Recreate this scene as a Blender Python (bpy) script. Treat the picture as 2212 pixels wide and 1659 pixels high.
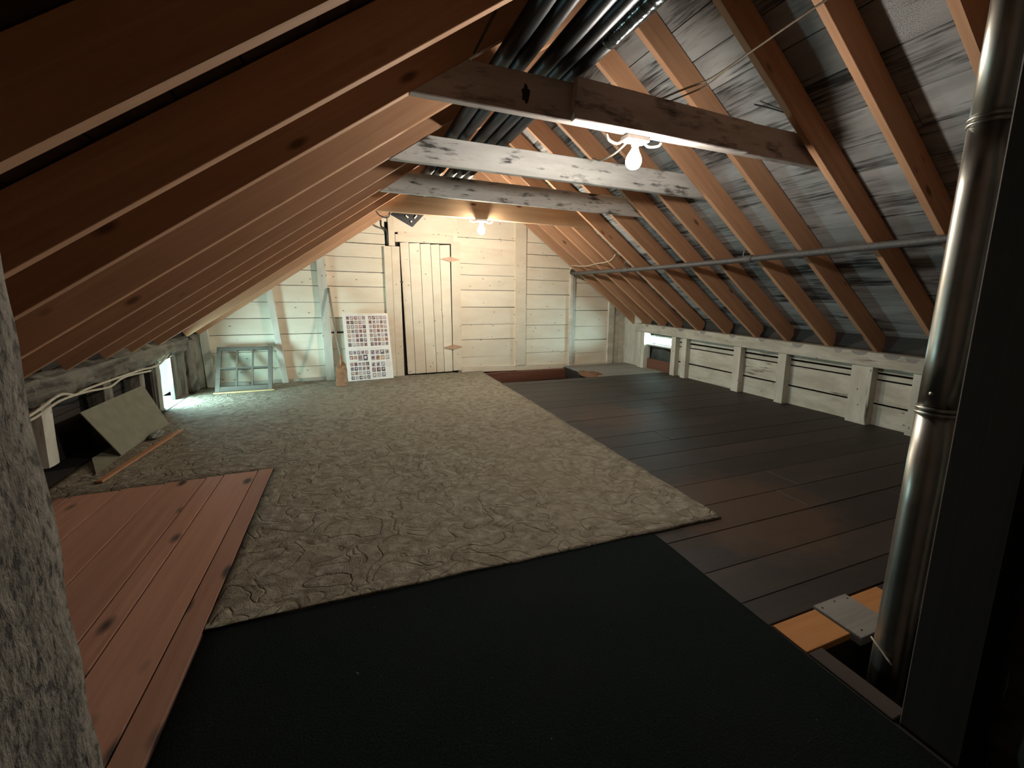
import bpy, bmesh, math, random
from mathutils import Vector, Matrix, noise as mnoise

random.seed(7)
for o in list(bpy.data.objects):
    bpy.data.objects.remove(o, do_unlink=True)
SC = bpy.context.scene
COL = SC.collection
V = Vector
R = random.uniform

# ------------------------------------------------------------------ camera
cam_d = bpy.data.cameras.new('camera')
cam = bpy.data.objects.new('camera', cam_d)
COL.objects.link(cam)
yaw, pitch, roll = math.radians(23.2), math.radians(-10.16), math.radians(.865)
F = V((math.sin(yaw) * math.cos(pitch), math.cos(yaw) * math.cos(pitch), math.sin(pitch)))
r0 = V((math.cos(yaw), -math.sin(yaw), 0))
u0 = r0.cross(F)
CR = r0 * math.cos(roll) + u0 * math.sin(roll)
CU = -r0 * math.sin(roll) + u0 * math.cos(roll)
m = Matrix((CR, CU, -F)).transposed().to_4x4()
m.translation = V((0, 0, 1.16))
cam.matrix_world = m
cam_d.sensor_width = 36
cam_d.lens = 958 / 2212 * 36
cam_d.shift_x = (1106 - 1170) / 2212
cam_d.shift_y = (810 - 829.5) / 2212
cam_d.clip_start = .02
SC.camera = cam

# ------------------------------------------------------------------ world, exposure
W = bpy.data.worlds.new('world')
SC.world = W
W.use_nodes = True
bg = W.node_tree.nodes['Background']
bg.inputs[0].default_value = (.58, .93, 1.0, 1)
bg.inputs[1].default_value = 120.0
SC.view_settings.view_transform = 'Standard'
SC.view_settings.look = 'None'
SC.view_settings.gamma = 1
SC.view_settings.use_curve_mapping = False
SC.view_settings.exposure = 0.3
BULB1, BULB2 = 510.0, 1080.0


def portal(name, loc, rot, sx, sy):
    d = bpy.data.lights.new(name, 'AREA')
    d.shape = 'RECTANGLE'
    d.size, d.size_y = sx, sy
    d.cycles.is_portal = True
    o = bpy.data.objects.new(name, d)
    o.location = loc
    o.rotation_euler = rot
    COL.objects.link(o)


portal('daylight_portal', (-1.795, 5.555, .235), (0, -math.pi / 2, 0), .46, .38)
portal('daylight_portal', (4.70, 5.80, .47), (0, math.pi / 2, 0), .16, .7)


# ------------------------------------------------------------------ material helpers
def newmat(name):
    mt = bpy.data.materials.new(name)
    mt.use_nodes = True
    nt = mt.node_tree
    return mt, nt, nt.nodes['Principled BSDF']


def nd(nt, typ, **kw):
    n = nt.nodes.new(typ)
    for k, v in kw.items():
        if k.startswith('i_'):
            n.inputs[int(k[2:])].default_value = v
        else:
            setattr(n, k, v)
    return n


def coords(nt, scale, rnd=True):
    tc = nd(nt, 'ShaderNodeTexCoord')
    src = tc.outputs['Object']
    if rnd:
        oi = nd(nt, 'ShaderNodeObjectInfo')
        mul = nd(nt, 'ShaderNodeMath', operation='MULTIPLY')
        mul.inputs[1].default_value = 37.0
        nt.links.new(oi.outputs['Random'], mul.inputs[0])
        add = nd(nt, 'ShaderNodeVectorMath', operation='ADD')
        nt.links.new(src, add.inputs[0])
        nt.links.new(mul.outputs[0], add.inputs[1])
        src = add.outputs[0]
    mp = nd(nt, 'ShaderNodeMapping')
    mp.inputs['Scale'].default_value = scale
    nt.links.new(src, mp.inputs[0])
    return mp.outputs[0]


def noise(nt, vec, scale=1.0, detail=4, rough=.55, dist=0.0):
    n = nd(nt, 'ShaderNodeTexNoise')
    n.inputs['Scale'].default_value = scale
    n.inputs['Detail'].default_value = detail
    n.inputs['Roughness'].default_value = rough
    n.inputs['Distortion'].default_value = dist
    nt.links.new(vec, n.inputs['Vector'])
    return n.outputs['Fac']


def ramp(nt, fac, stops):
    n = nd(nt, 'ShaderNodeValToRGB')
    el = n.color_ramp.elements
    while len(el) < len(stops):
        el.new(.5)
    for e, (p, c) in zip(el, stops):
        e.position = p
        e.color = (*c, 1) if len(c) == 3 else c
    nt.links.new(fac, n.inputs[0])
    return n.outputs[0]


def mix(nt, fac, a, b, mode='MIX'):
    n = nd(nt, 'ShaderNodeMix', data_type='RGBA', blend_type=mode)
    for sock, v in ((n.inputs[0], fac), (n.inputs[6], a), (n.inputs[7], b)):
        if hasattr(v, 'is_output'):
            nt.links.new(v, sock)
        else:
            sock.default_value = v if not isinstance(v, tuple) else (*v, 1)
    return n.outputs[2]


def bump(nt, bs, h, strength=.3, dist=.01):
    b = nd(nt, 'ShaderNodeBump')
    b.inputs['Strength'].default_value = strength
    b.inputs['Distance'].default_value = dist
    nt.links.new(h, b.inputs['Height'])
    nt.links.new(b.outputs[0], bs.inputs['Normal'])


W0, W1 = (0, 0, 0), (1, 1, 1)


def vary(nt, col, lo=.82, hi=1.1):
    """a little brightness difference from board to board"""
    oi = nd(nt, 'ShaderNodeObjectInfo')
    mr = nd(nt, 'ShaderNodeMapRange')
    mr.inputs[3].default_value, mr.inputs[4].default_value = lo, hi
    nt.links.new(oi.outputs['Random'], mr.inputs[0])
    return mix(nt, 1.0, col, mr.outputs[0], 'MULTIPLY')


def wood(name, light, dark, knot=(.12, .05, .025), knots=.11, kscale=(2.2, 6, 6), rough=.75, vr=(.85, 1.1)):
    mt, nt, bs = newmat(name)
    g = noise(nt, coords(nt, (1.2, 26, 26)), 1, 6, .62, .6)
    col = ramp(nt, g, [(.3, dark), (.7, light)])
    b = noise(nt, coords(nt, (.9, 3, 3)), 1, 3)
    col = mix(nt, ramp(nt, b, [(.4, W0), (.75, (.45,) * 3)]), col, dark)
    if knots:
        vo = nd(nt, 'ShaderNodeTexVoronoi')
        vo.inputs['Scale'].default_value = 1
        nt.links.new(coords(nt, kscale), vo.inputs['Vector'])
        k = ramp(nt, vo.outputs['Distance'], [(knots * .6, W1), (knots * 1.5, W0)])
        col = mix(nt, k, col, knot)
    col = vary(nt, col, *vr)
    nt.links.new(col, bs.inputs['Base Color'])
    bs.inputs['Roughness'].default_value = rough
    bump(nt, bs, g, .25, .004)
    return mt


def painted(name, paint, paint2, under, wear=.36, soft=.08, gscale=(3, 30, 30), bscale=(2.5, 7, 7), rough=.7, vr=(.93, 1.05), specks=True, sscale=(1.6, 4.5, 4.5)):
    """brushed-on paint over boards, worn off in streaks and specks"""
    mt, nt, bs = newmat(name)
    big = noise(nt, coords(nt, bscale), 1, 4, .6, .3)
    col = ramp(nt, big, [(.35, paint2), (.65, paint)])
    g = noise(nt, coords(nt, gscale), 1, 6, .65, .3)
    s = noise(nt, coords(nt, sscale), 1, 3)
    ad = nd(nt, 'ShaderNodeMath', operation='MULTIPLY_ADD')
    ad.inputs[1].default_value = .55
    nt.links.new(s, ad.inputs[0])
    hm = nd(nt, 'ShaderNodeMath', operation='MULTIPLY')
    hm.inputs[1].default_value = .45
    nt.links.new(g, hm.inputs[0])
    nt.links.new(hm.outputs[0], ad.inputs[2])
    mk = ramp(nt, ad.outputs[0], [(wear - soft, W1), (wear + soft, W0)])
    col = mix(nt, mk, col, under)
    if specks:
        vo = nd(nt, 'ShaderNodeTexVoronoi')
        vo.inputs['Scale'].default_value = 1
        nt.links.new(coords(nt, (7, 14, 14)), vo.inputs['Vector'])
        k = ramp(nt, vo.outputs['Distance'], [(.07, (.8,) * 3), (.11, W0)])
        col = mix(nt, k, col, under)
    col = vary(nt, col, *vr)
    nt.links.new(col, bs.inputs['Base Color'])
    bs.inputs['Roughness'].default_value = rough
    bump(nt, bs, g, .3, .004)
    return mt


def plain(name, c, rough=.7, metal=0.0, nscale=30, amt=.15, bmp=.1):
    mt, nt, bs = newmat(name)
    n = noise(nt, coords(nt, (1, 1, 1)), nscale, 4)
    a = tuple(x * (1 - amt) for x in c)
    b = tuple(min(1, x * (1 + amt)) for x in c)
    nt.links.new(ramp(nt, n, [(.3, a), (.7, b)]), bs.inputs['Base Color'])
    bs.inputs['Roughness'].default_value = rough
    bs.inputs['Metallic'].default_value = metal
    if bmp:
        bump(nt, bs, n, bmp, .003)
    return mt


M = {}
M['rafter'] = wood('rafter_pine', (.58, .325, .18), (.44, .225, .12), (.17, .08, .04), .085)
M['sheath'] = painted('whitewashed_sheathing', (.40, .405, .395), (.27, .27, .26), (.035, .032, .03), .455, .05, (2.5, 55, 55), (2, 9, 9), .85, (.7, 1.1), False)
M['sheath_dark'] = wood('old_roof_boards', (.10, .07, .05), (.045, .033, .026), knots=0)
M['cream'] = painted('cream_painted_board', (.80, .715, .57), (.74, .64, .49), (.14, .09, .055), .265, .03, vr=(.94, 1.04))
M['cream2'] = painted('cream_painted_trim', (.76, .66, .51), (.69, .58, .44), (.20, .13, .08), .255, .03, vr=(.94, 1.04))
M['white'] = painted('whitewashed_board', (.64, .60, .51), (.48, .44, .355), (.12, .085, .055), .335, .045)
M['white_worn'] = painted('worn_whitewashed_board', (.60, .56, .47), (.42, .38, .30), (.13, .095, .065), .375, .05, (4, 45, 45), (3, 9, 9), .8, (.85, 1.05))
M['white_beam'] = painted('whitewashed_beam', (.62, .61, .57), (.47, .46, .43), (.06, .055, .05), .425, .045, (5, 34, 34), (2.2, 10, 10), .8, specks=False, sscale=(5, 11, 11))
M['tan_beam'] = wood('tan_beam_wood', (.58, .40, .24), (.46, .30, .17), knots=.07)
M['beam_grey'] = painted('grey_brown_beam', (.60, .53, .49), (.44, .38, .345), (.03, .024, .02), .40, .07, (5, 30, 30), (2, 8, 8), .8, specks=False, sscale=(5, 11, 11))
M['darkfloor'] = painted('dark_stained_floor', (.033, .023, .018), (.021, .0155, .0125), (.075, .04, .02), .305, .07, (1.4, 34, 34), (1.2, 5, 5), .62, (.75, 1.25), False)
M['redfloor'] = wood('reddish_floorboard', (.43, .225, .15), (.32, .155, .10), (.035, .022, .02), .135, (3.0, 7, 7), .65, (.75, 1.15))
M['greyboard'] = wood('grey_weathered_board', (.30, .285, .26), (.19, .175, .155), knots=0)
M['under'] = plain('dark_void', (.02, .016, .013), .95)
M['sill'] = wood('red_brown_sill', (.20, .075, .04), (.11, .04, .022), knots=0)
M['sawdust'] = plain('brown_sawdust', (.16, .08, .04), .95, 0, 60, .5, .8)
M['orangeboard'] = wood('orange_board', (.52, .24, .08), (.42, .175, .05), knots=.06)
M['log'] = painted('weathered_log', (.26, .235, .19), (.17, .15, .115), (.045, .036, .028), .44, .07, (2, 22, 22), (3, 9, 9), .9, (.8, 1.1), False)
M['leftboard'] = wood('blackened_wall_board', (.055, .045, .036), (.025, .02, .017), knots=0)
M['foam'] = plain('black_pipe_insulation', (.010, .010, .011), .42, 0, 90, .3, .05)
M['foam'].node_tree.nodes['Principled BSDF'].inputs['Specular IOR Level'].default_value = .28
M['tape'] = plain('shiny_black_tape', (.02, .022, .022), .14, 0, 25, .3, .9)
M['blackplastic'] = plain('black_plastic', (.015, .015, .017), .45)
M['cable'] = plain('pale_cable', (.50, .44, .34), .6)
M['darkcable'] = plain('dark_cable', (.05, .045, .04), .6)
M['conduit'] = plain('grey_conduit', (.075, .07, .066), .6, 0, 50, .25)
M['box'] = plain('grey_white_box', (.62, .57, .52), .6)
M['card'] = plain('grey_green_board', (.19, .18, .125), .9, 0, 12, .12)
M['plasticbag'] = plain('clear_plastic_scrap', (.16, .16, .145), .2, 0, 20, .4, .8)
M['tarp'] = plain('dark_green_sheet', (.035, .042, .038), .5, 0, 8, .5, .6)
M['greysash'] = painted('grey_sash_paint', (.14, .125, .10), (.10, .09, .07), (.05, .04, .03), .3, .05)
M['handle'] = wood('grey_handle_wood', (.30, .26, .2), (.22, .185, .14), knots=0)
M['rust'] = plain('brown_rusty_blade', (.30, .145, .07), .7, 0, 18, .35, .3)
M['hinge'] = plain('tan_painted_iron', (.52, .31, .20), .55, 0, 40, .2)
M['brownpost'] = wood('dark_brown_post', (.065, .044, .033), (.045, .031, .024), knots=0, rough=.8)
M['lath'] = wood('fresh_lath', (.62, .45, .22), (.52, .36, .16), knots=0)
M['redlath'] = wood('reddish_lath', (.50, .25, .12), (.38, .17, .08), knots=0)
M['stone'] = plain('rough_dark_stone', (.12, .11, .10), .95, 0, 14, .6, .8)


def special():
    # tan sculpted carpet
    mt, nt, bs = newmat('tan_sculpted_carpet')
    v0 = coords(nt, (1, 1, 1), False)
    warp = nd(nt, 'ShaderNodeTexNoise')
    warp.inputs['Scale'].default_value = 5
    warp.inputs['Detail'].default_value = 2
    nt.links.new(v0, warp.inputs['Vector'])
    sc = nd(nt, 'ShaderNodeVectorMath', operation='SCALE')
    sc.inputs['Scale'].default_value = .22
    nt.links.new(warp.outputs['Color'], sc.inputs[0])
    ad = nd(nt, 'ShaderNodeVectorMath', operation='ADD')
    nt.links.new(v0, ad.inputs[0])
    nt.links.new(sc.outputs[0], ad.inputs[1])
    vo = nd(nt, 'ShaderNodeTexVoronoi')
    vo.feature = 'SMOOTH_F1'
    vo.inputs['Scale'].default_value = 17
    nt.links.new(ad.outputs[0], vo.inputs['Vector'])
    fine = noise(nt, v0, 230, 3)
    med = noise(nt, v0, 24, 5, .65, .8)
    big = noise(nt, v0, 1.3, 3)
    cn = noise(nt, v0, 6.5, 1.5, .45, 1.0)
    sb = nd(nt, 'ShaderNodeMath', operation='SUBTRACT')
    sb.inputs[1].default_value = .5
    nt.links.new(cn, sb.inputs[0])
    ab = nd(nt, 'ShaderNodeMath', operation='ABSOLUTE')
    nt.links.new(sb.outputs[0], ab.inputs[0])
    crease = ramp(nt, ab.outputs[0], [(.0, W0), (.045, W1)])
    h1 = nd(nt, 'ShaderNodeMath', operation='MULTIPLY_ADD')
    h1.inputs[1].default_value = -.8
    nt.links.new(vo.outputs['Distance'], h1.inputs[0])
    nt.links.new(med, h1.inputs[2])
    h2 = nd(nt, 'ShaderNodeMath', operation='MULTIPLY_ADD')
    h2.inputs[1].default_value = .35
    nt.links.new(fine, h2.inputs[0])
    nt.links.new(h1.outputs[0], h2.inputs[2])
    h3 = nd(nt, 'ShaderNodeMath', operation='MULTIPLY_ADD')
    h3.inputs[1].default_value = .38
    nt.links.new(crease, h3.inputs[0])
    nt.links.new(h2.outputs[0], h3.inputs[2])
    col = ramp(nt, h1.outputs[0], [(.0, (.27, .235, .175)), (.25, (.37, .33, .255)), (.6, (.435, .39, .305))])
    col = mix(nt, ramp(nt, big, [(.45, W0), (.72, (.5,) * 3)]), col, (.33, .27, .19))
    spot = noise(nt, v0, 2.6, 2)
    col = mix(nt, ramp(nt, spot, [(.66, W0), (.80, (.35,) * 3)]), col, (.20, .165, .12))
    nt.links.new(col, bs.inputs['Base Color'])
    bs.inputs['Roughness'].default_value = 1
    bs.inputs['Specular IOR Level'].default_value = .1
    col = mix(nt, crease, mix(nt, 1.0, col, (.84, .82, .78), 'MULTIPLY'), col)  # darkens the creases in the colour, standing for shade in the pile
    nt.links.new(col, bs.inputs['Base Color'])
    bump(nt, bs, h3.outputs[0], 1.0, .028)
    M['carpet'] = mt
    # dark teal rug
    mt, nt, bs = newmat('dark_teal_rug')
    v0 = coords(nt, (1, 1, 1), False)
    f = noise(nt, v0, 150, 4, .7)
    b = noise(nt, v0, 2.2, 3)
    col = ramp(nt, f, [(.3, (.003, .0048, .0047)), (.6, (.0085, .0135, .013)), (.78, (.026, .033, .031))])
    col = mix(nt, ramp(nt, b, [(.4, W0), (.7, (.5,) * 3)]), col, (.012, .014, .014))
    sp = noise(nt, v0, 60, 1)
    col = mix(nt, ramp(nt, sp, [(.80, W0), (.83, (.5,) * 3)]), col, (.15, .15, .14))
    nt.links.new(col, bs.inputs['Base Color'])
    bs.inputs['Roughness'].default_value = 1
    bs.inputs['Specular IOR Level'].default_value = .1
    bump(nt, bs, f, .8, .006)
    M['rug'] = mt
    # speckled stucco of the chimney
    mt, nt, bs = newmat('speckled_stucco')
    v1 = coords(nt, (1, 1, .45), False)
    a = noise(nt, v1, 85, 5, .65, .2)
    b = noise(nt, v1, 16, 4, .6)
    c = noise(nt, v1, 130, 3)
    col = ramp(nt, a, [(.38, (.05, .043, .036)), (.47, (.19, .165, .135)), (.7, (.31, .275, .225))])
    col = mix(nt, ramp(nt, b, [(.36, (.75,) * 3), (.5, W0)]), col, (.075, .065, .055))
    nt.links.new(col, bs.inputs['Base Color'])
    bs.inputs['Roughness'].default_value = .95
    hh = nd(nt, 'ShaderNodeMath', operation='MULTIPLY_ADD')
    hh.inputs[1].default_value = .5
    nt.links.new(c, hh.inputs[0])
    nt.links.new(a, hh.inputs[2])
    bump(nt, bs, hh.outputs[0], .8, .01)
    M['stucco'] = mt
    # galvanised flue
    mt, nt, bs = newmat('galvanised_flue')
    g = noise(nt, coords(nt, (40, 40, 1.5)), 1, 4)
    sp = noise(nt, coords(nt, (1, 1, 1)), 9, 3)
    col = ramp(nt, sp, [(.3, (.34, .325, .28)), (.7, (.47, .45, .40))])
    nt.links.new(col, bs.inputs['Base Color'])
    bs.inputs['Metallic'].default_value = 1
    nt.links.new(ramp(nt, g, [(.3, (.28,) * 3), (.7, (.44,) * 3)]), bs.inputs['Roughness'])
    M['flue'] = mt
    # thin glass
    mt, nt, bs = newmat('window_glass')
    nt.nodes.remove(bs)
    tr = nd(nt, 'ShaderNodeBsdfTransparent')
    tr.inputs[0].default_value = (.93, .96, .95, 1)
    gl = nd(nt, 'ShaderNodeBsdfGlossy')
    gl.inputs['Roughness'].default_value = .02
    lw = nd(nt, 'ShaderNodeLayerWeight')
    lw.inputs[0].default_value = .5
    pw5 = nd(nt, 'ShaderNodeMath', operation='POWER')
    pw5.inputs[1].default_value = 5
    nt.links.new(lw.outputs['Facing'], pw5.inputs[0])
    fr = nd(nt, 'ShaderNodeMapRange')
    fr.inputs[3].default_value, fr.inputs[4].default_value = .05, .8
    nt.links.new(pw5.outputs[0], fr.inputs[0])
    ms = nd(nt, 'ShaderNodeMixShader')
    nt.links.new(fr.outputs[0], ms.inputs[0])
    nt.links.new(tr.outputs[0], ms.inputs[1])
    nt.links.new(gl.outputs[0], ms.inputs[2])
    nt.links.new(ms.outputs[0], nt.nodes['Material Output'].inputs[0])
    M['glass'] = mt
    # poster print
    mt, nt, bs = newmat('printed_card')
    at = nd(nt, 'ShaderNodeVertexColor')
    at.layer_name = 'print'
    nt.links.new(at.outputs[0], bs.inputs['Base Color'])
    bs.inputs['Roughness'].default_value = .55
    M['print'] = mt
    M['paper'] = plain('white_card', (.86, .82, .76), .6, 0, 20, .03, 0)
    for nm, s, c in (('bulb1', BULB1, (1, .93, .84)), ('bulb2', BULB2, (1, .89, .74))):
        mt, nt, bs = newmat('lit_' + nm)
        bs.inputs['Base Color'].default_value = (.9, .9, .9, 1)
        bs.inputs['Emission Color'].default_value = (*c, 1)
        bs.inputs['Emission Strength'].default_value = s
        M[nm] = mt


special()


def wear_patch(mt, spots, colour):
    nt = mt.node_tree
    bs = nt.nodes['Principled BSDF']
    col = bs.inputs['Base Color'].links[0].from_socket
    geo = nd(nt, 'ShaderNodeNewGeometry')
    nz = noise(nt, geo.outputs['Position'], 7, 4)
    for x, y, r_ in spots:
        ds = nd(nt, 'ShaderNodeVectorMath', operation='DISTANCE')
        ds.inputs[1].default_value = (x, y, 0)
        nt.links.new(geo.outputs['Position'], ds.inputs[0])
        ad = nd(nt, 'ShaderNodeMath', operation='MULTIPLY_ADD')
        ad.inputs[1].default_value = -.5
        nt.links.new(nz, ad.inputs[0])
        nt.links.new(ds.outputs['Value'], ad.inputs[2])
        col = mix(nt, ramp(nt, ad.outputs[0], [(max(0, r_ - .32), (.42,) * 3), (r_ - .12, W0)]), col, colour)
    nt.links.new(col, bs.inputs['Base Color'])


wear_patch(M['darkfloor'], [(1.98, 1.66, .42), (2.35, 3.6, .36)], (.10, .05, .022))


# ------------------------------------------------------------------ object helpers
def link(name, me, mat, parent=None):
    o = bpy.data.objects.new(name, me)
    COL.objects.link(o)
    if mat and me is not None and not me.materials:
        me.materials.append(M[mat] if isinstance(mat, str) else mat)
    return o


def attach(o, parent):
    if parent is not None:
        o.parent = parent
        o.matrix_parent_inverse = PW[parent.name].inverted()
    return o


PW = {}


def place(o, mw, parent=None):
    if parent is None:
        o.matrix_world = mw
    else:
        o.parent = parent
        o.matrix_parent_inverse = Matrix.Identity(4)
        o.matrix_basis = PW[parent.name].inverted() @ mw
    PW[o.name] = mw.copy()
    return o


def tag(o, label, cat, group=None):
    o['label'] = label
    o['category'] = cat
    if group:
        o['group'] = group
    return o


def thing(name, loc, label, cat, group=None):
    o = bpy.data.objects.new(name, None)
    COL.objects.link(o)
    o.empty_display_size = .05
    place(o, Matrix.Translation(V(loc)))
    return tag(o, label, cat, group)


def struct(name, loc=(0, 0, 0), label=None):
    o = bpy.data.objects.new(name, None)
    COL.objects.link(o)
    o.empty_display_size = .1
    place(o, Matrix.Translation(V(loc)))
    o['kind'] = 'structure'
    if label:
        o['label'] = label
    return o


def frame(o, ax, ay):
    ax = V(ax).normalized()
    az = ax.cross(V(ay)).normalized()
    ay = az.cross(ax)
    mw = Matrix((ax, ay, az)).transposed().to_4x4()
    mw.translation = V(o)
    return mw


def mesh(name, verts, faces, smooth=False):
    me = bpy.data.meshes.new(name)
    me.from_pydata([tuple(v) for v in verts], [], faces)
    bm = bmesh.new()
    bm.from_mesh(me)
    bmesh.ops.recalc_face_normals(bm, faces=bm.faces)
    bm.to_mesh(me)
    bm.free()
    if smooth:
        for p in me.polygons:
            p.use_smooth = True
    return me


def bevel(me, w, seg=1):
    if w:
        bm = bmesh.new()
        bm.from_mesh(me)
        bmesh.ops.bevel(bm, geom=list(bm.edges), offset=w, segments=seg, affect='EDGES', profile=.7)
        bm.to_mesh(me)
        bm.free()
    return me


def poly(name, mw, pts, t, mat, parent=None, bev=0.0):
    """flat outline pts (local x, y), thickness t towards local -z; origin moved to the outline's middle"""
    cx = sum(p[0] for p in pts) / len(pts)
    cy = sum(p[1] for p in pts) / len(pts)
    n = len(pts)
    vs = [(p[0] - cx, p[1] - cy, t / 2) for p in pts] + [(p[0] - cx, p[1] - cy, -t / 2) for p in pts]
    fs = [list(range(n)), list(range(2 * n - 1, n - 1, -1))] + [[i, i + n, (i + 1) % n + n, (i + 1) % n] for i in range(n)]
    me = bevel(mesh(name, vs, fs), bev)
    o = link(name, me, mat)
    return place(o, mw @ Matrix.Translation((cx, cy, -t / 2)), parent)


def plank(name, p0, p1, wd, w, t, mat, parent=None, bev=0.0):
    """box board: centre line p0-p1, width w along wd, thickness t"""
    p0, p1 = V(p0), V(p1)
    L = (p1 - p0).length
    mw = frame((p0 + p1) / 2, p1 - p0, wd)
    vs = [(x, y, z) for x in (-L / 2, L / 2) for y in (-w / 2, w / 2) for z in (-t / 2, t / 2)]
    fs = [(0, 1, 3, 2), (4, 6, 7, 5), (0, 4, 5, 1), (2, 3, 7, 6), (0, 2, 6, 4), (1, 5, 7, 3)]
    o = link(name, bevel(mesh(name, vs, fs), bev), mat)
    return place(o, mw, parent)


def box(name, lo, hi, mat, parent=None, bev=0.0, axis=0):
    """axis-aligned box; local x (the grain) along the given axis"""
    lo, hi = V(lo), V(hi)
    c = (lo + hi) / 2
    d = hi - lo
    if axis == 0:
        return plank(name, (lo.x, c.y, c.z), (hi.x, c.y, c.z), (0, 1, 0), d.y, d.z, mat, parent, bev)
    if axis == 1:
        return plank(name, (c.x, lo.y, c.z), (c.x, hi.y, c.z), (1, 0, 0), d.x, d.z, mat, parent, bev)
    return plank(name, (c.x, c.y, lo.z), (c.x, c.y, hi.z), (1, 0, 0), d.x, d.y, mat, parent, bev)


def smooth_path(pts, k=6):
    pts = [V(p) for p in pts]
    if len(pts) < 3:
        return pts
    out = []
    P = [pts[0] * 2 - pts[1]] + pts + [pts[-1] * 2 - pts[-2]]
    for i in range(1, len(P) - 2):
        for j in range(k):
            t = j / k
            a, b, c, d = P[i - 1], P[i], P[i + 1], P[i + 2]
            out.append(.5 * ((2 * b) + (c - a) * t + (2 * a - 5 * b + 4 * c - d) * t * t + (3 * b - a - 3 * c + d) * t ** 3))
    out.append(pts[-1])
    return out


def tube_mesh(name, pts, rad, n=8, k=6, off=V((0, 0, 0)), rads=None):
    P = smooth_path(pts, k)
    vs, fs = [], []
    prev = None
    for i, p in enumerate(P):
        d = (P[min(i + 1, len(P) - 1)] - P[max(i - 1, 0)]).normalized()
        up = V((0, 0, 1)) if abs(d.z) < .9 else V((0, 1, 0))
        a = (prev if prev is not None else up)
        a = (a - d * a.dot(d)).normalized()
        prev = a
        b = d.cross(a)
        rr = rads[i] if rads else rad
        for q in range(n):
            an = 2 * math.pi * q / n
            vs.append(p + (a * math.cos(an) + b * math.sin(an)) * rr - off)
    for i in range(len(P) - 1):
        for q in range(n):
            fs.append((i * n + q, i * n + (q + 1) % n, (i + 1) * n + (q + 1) % n, (i + 1) * n + q))
    fs.append(list(range(n)))
    fs.append([(len(P) - 1) * n + q for q in range(n)])
    return mesh(name, vs, fs, True)


def tube(name, pts, rad, mat, parent=None, n=8, k=6, rads=None):
    c = V(pts[0])
    return place(link(name, tube_mesh(name, pts, rad, n, k, c, rads), mat), Matrix.Translation(c), parent)


def lathe(name, prof, mw, mat, parent=None, n=20):
    """profile (radius, height) round local z"""
    vs, fs = [], []
    for r_, h in prof:
        for q in range(n):
            a = 2 * math.pi * q / n
            vs.append((r_ * math.cos(a), r_ * math.sin(a), h))
    k = len(prof)
    for i in range(k - 1):
        for q in range(n):
            fs.append((i * n + q, i * n + (q + 1) % n, (i + 1) * n + (q + 1) % n, (i + 1) * n + q))
    fs.append(list(range(n)))
    fs.append([(k - 1) * n + q for q in range(n)])
    return place(link(name, mesh(name, vs, fs, True), mat), mw, parent)


def rough_bar(name, p0, p1, w, h, mat, parent=None, amp=.015, step=.05, nseg=10, power=4.0):
    """irregular hewn timber: superellipse section with noise along its length (local x)"""
    p0, p1 = V(p0), V(p1)
    L = (p1 - p0).length
    d = (p1 - p0).normalized()
    up = V((0, 0, 1)) if abs(d.z) < .9 else V((0, 1, 0))
    mw = frame((p0 + p1) / 2, d, up)
    k = max(2, int(L / step))
    sd = R(0, 100)
    vs, fs = [], []
    for i in range(k + 1):
        x = -L / 2 + L * i / k
        for q in range(nseg):
            a = 2 * math.pi * (q + .5) / nseg
            c, s = math.cos(a), math.sin(a)
            rr = (abs(c) ** power + abs(s) ** power) ** (-1 / power)
            nz = mnoise.noise(V((x * 6 + sd, c * 1.5, s * 1.5))) + .5 * mnoise.noise(V((x * 21 + sd, c * 4, s * 4)))
            vs.append((x, c * rr * h / 2 + c * amp * nz, s * rr * w / 2 + s * amp * nz))
    for i in range(k):
        for q in range(nseg):
            fs.append((i * nseg + q, i * nseg + (q + 1) % nseg, (i + 1) * nseg + (q + 1) % nseg, (i + 1) * nseg + q))
    fs.append(list(range(nseg)))
    fs.append([k * nseg + q for q in range(nseg)])
    return place(link(name, mesh(name, vs, fs), mat), mw, parent)


def clip(pts, a, b, c):
    """keep a*x + b*y <= c"""
    out = []
    for i, p in enumerate(pts):
        q = pts[(i + 1) % len(pts)]
        fp, fq = a * p[0] + b * p[1] - c, a * q[0] + b * q[1] - c
        if fp <= 0:
            out.append(p)
        if fp * fq < 0:
            t = fp / (fp - fq)
            out.append((p[0] + (q[0] - p[0]) * t, p[1] + (q[1] - p[1]) * t))
    return out


# ------------------------------------------------------------------ house dimensions
SL, CL = .70, 1.80          # left rafter underside  z = CL + SL x
SR, CRT = .74, 4.03         # right rafter underside z = CRT - SR x
XR = (CRT - CL) / (SL + SR)
ZR = CL + SL * XR
DEP = .165                  # rafter depth
RW = .042
YB, YF = -1.25, 6.78        # house ends
tL, tR = math.atan(SL), math.atan(SR)
oL, oR = DEP / math.cos(tL), DEP / math.cos(tR)
GO = V((1.5, 6.58, 0))      # gable wall origin, boards face the room
GM = frame(GO, (1, .06, 0), (0, 0, 1))


def gy(x, off=0.0):
    return 6.58 + .06 * (x - 1.5) - off


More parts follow.
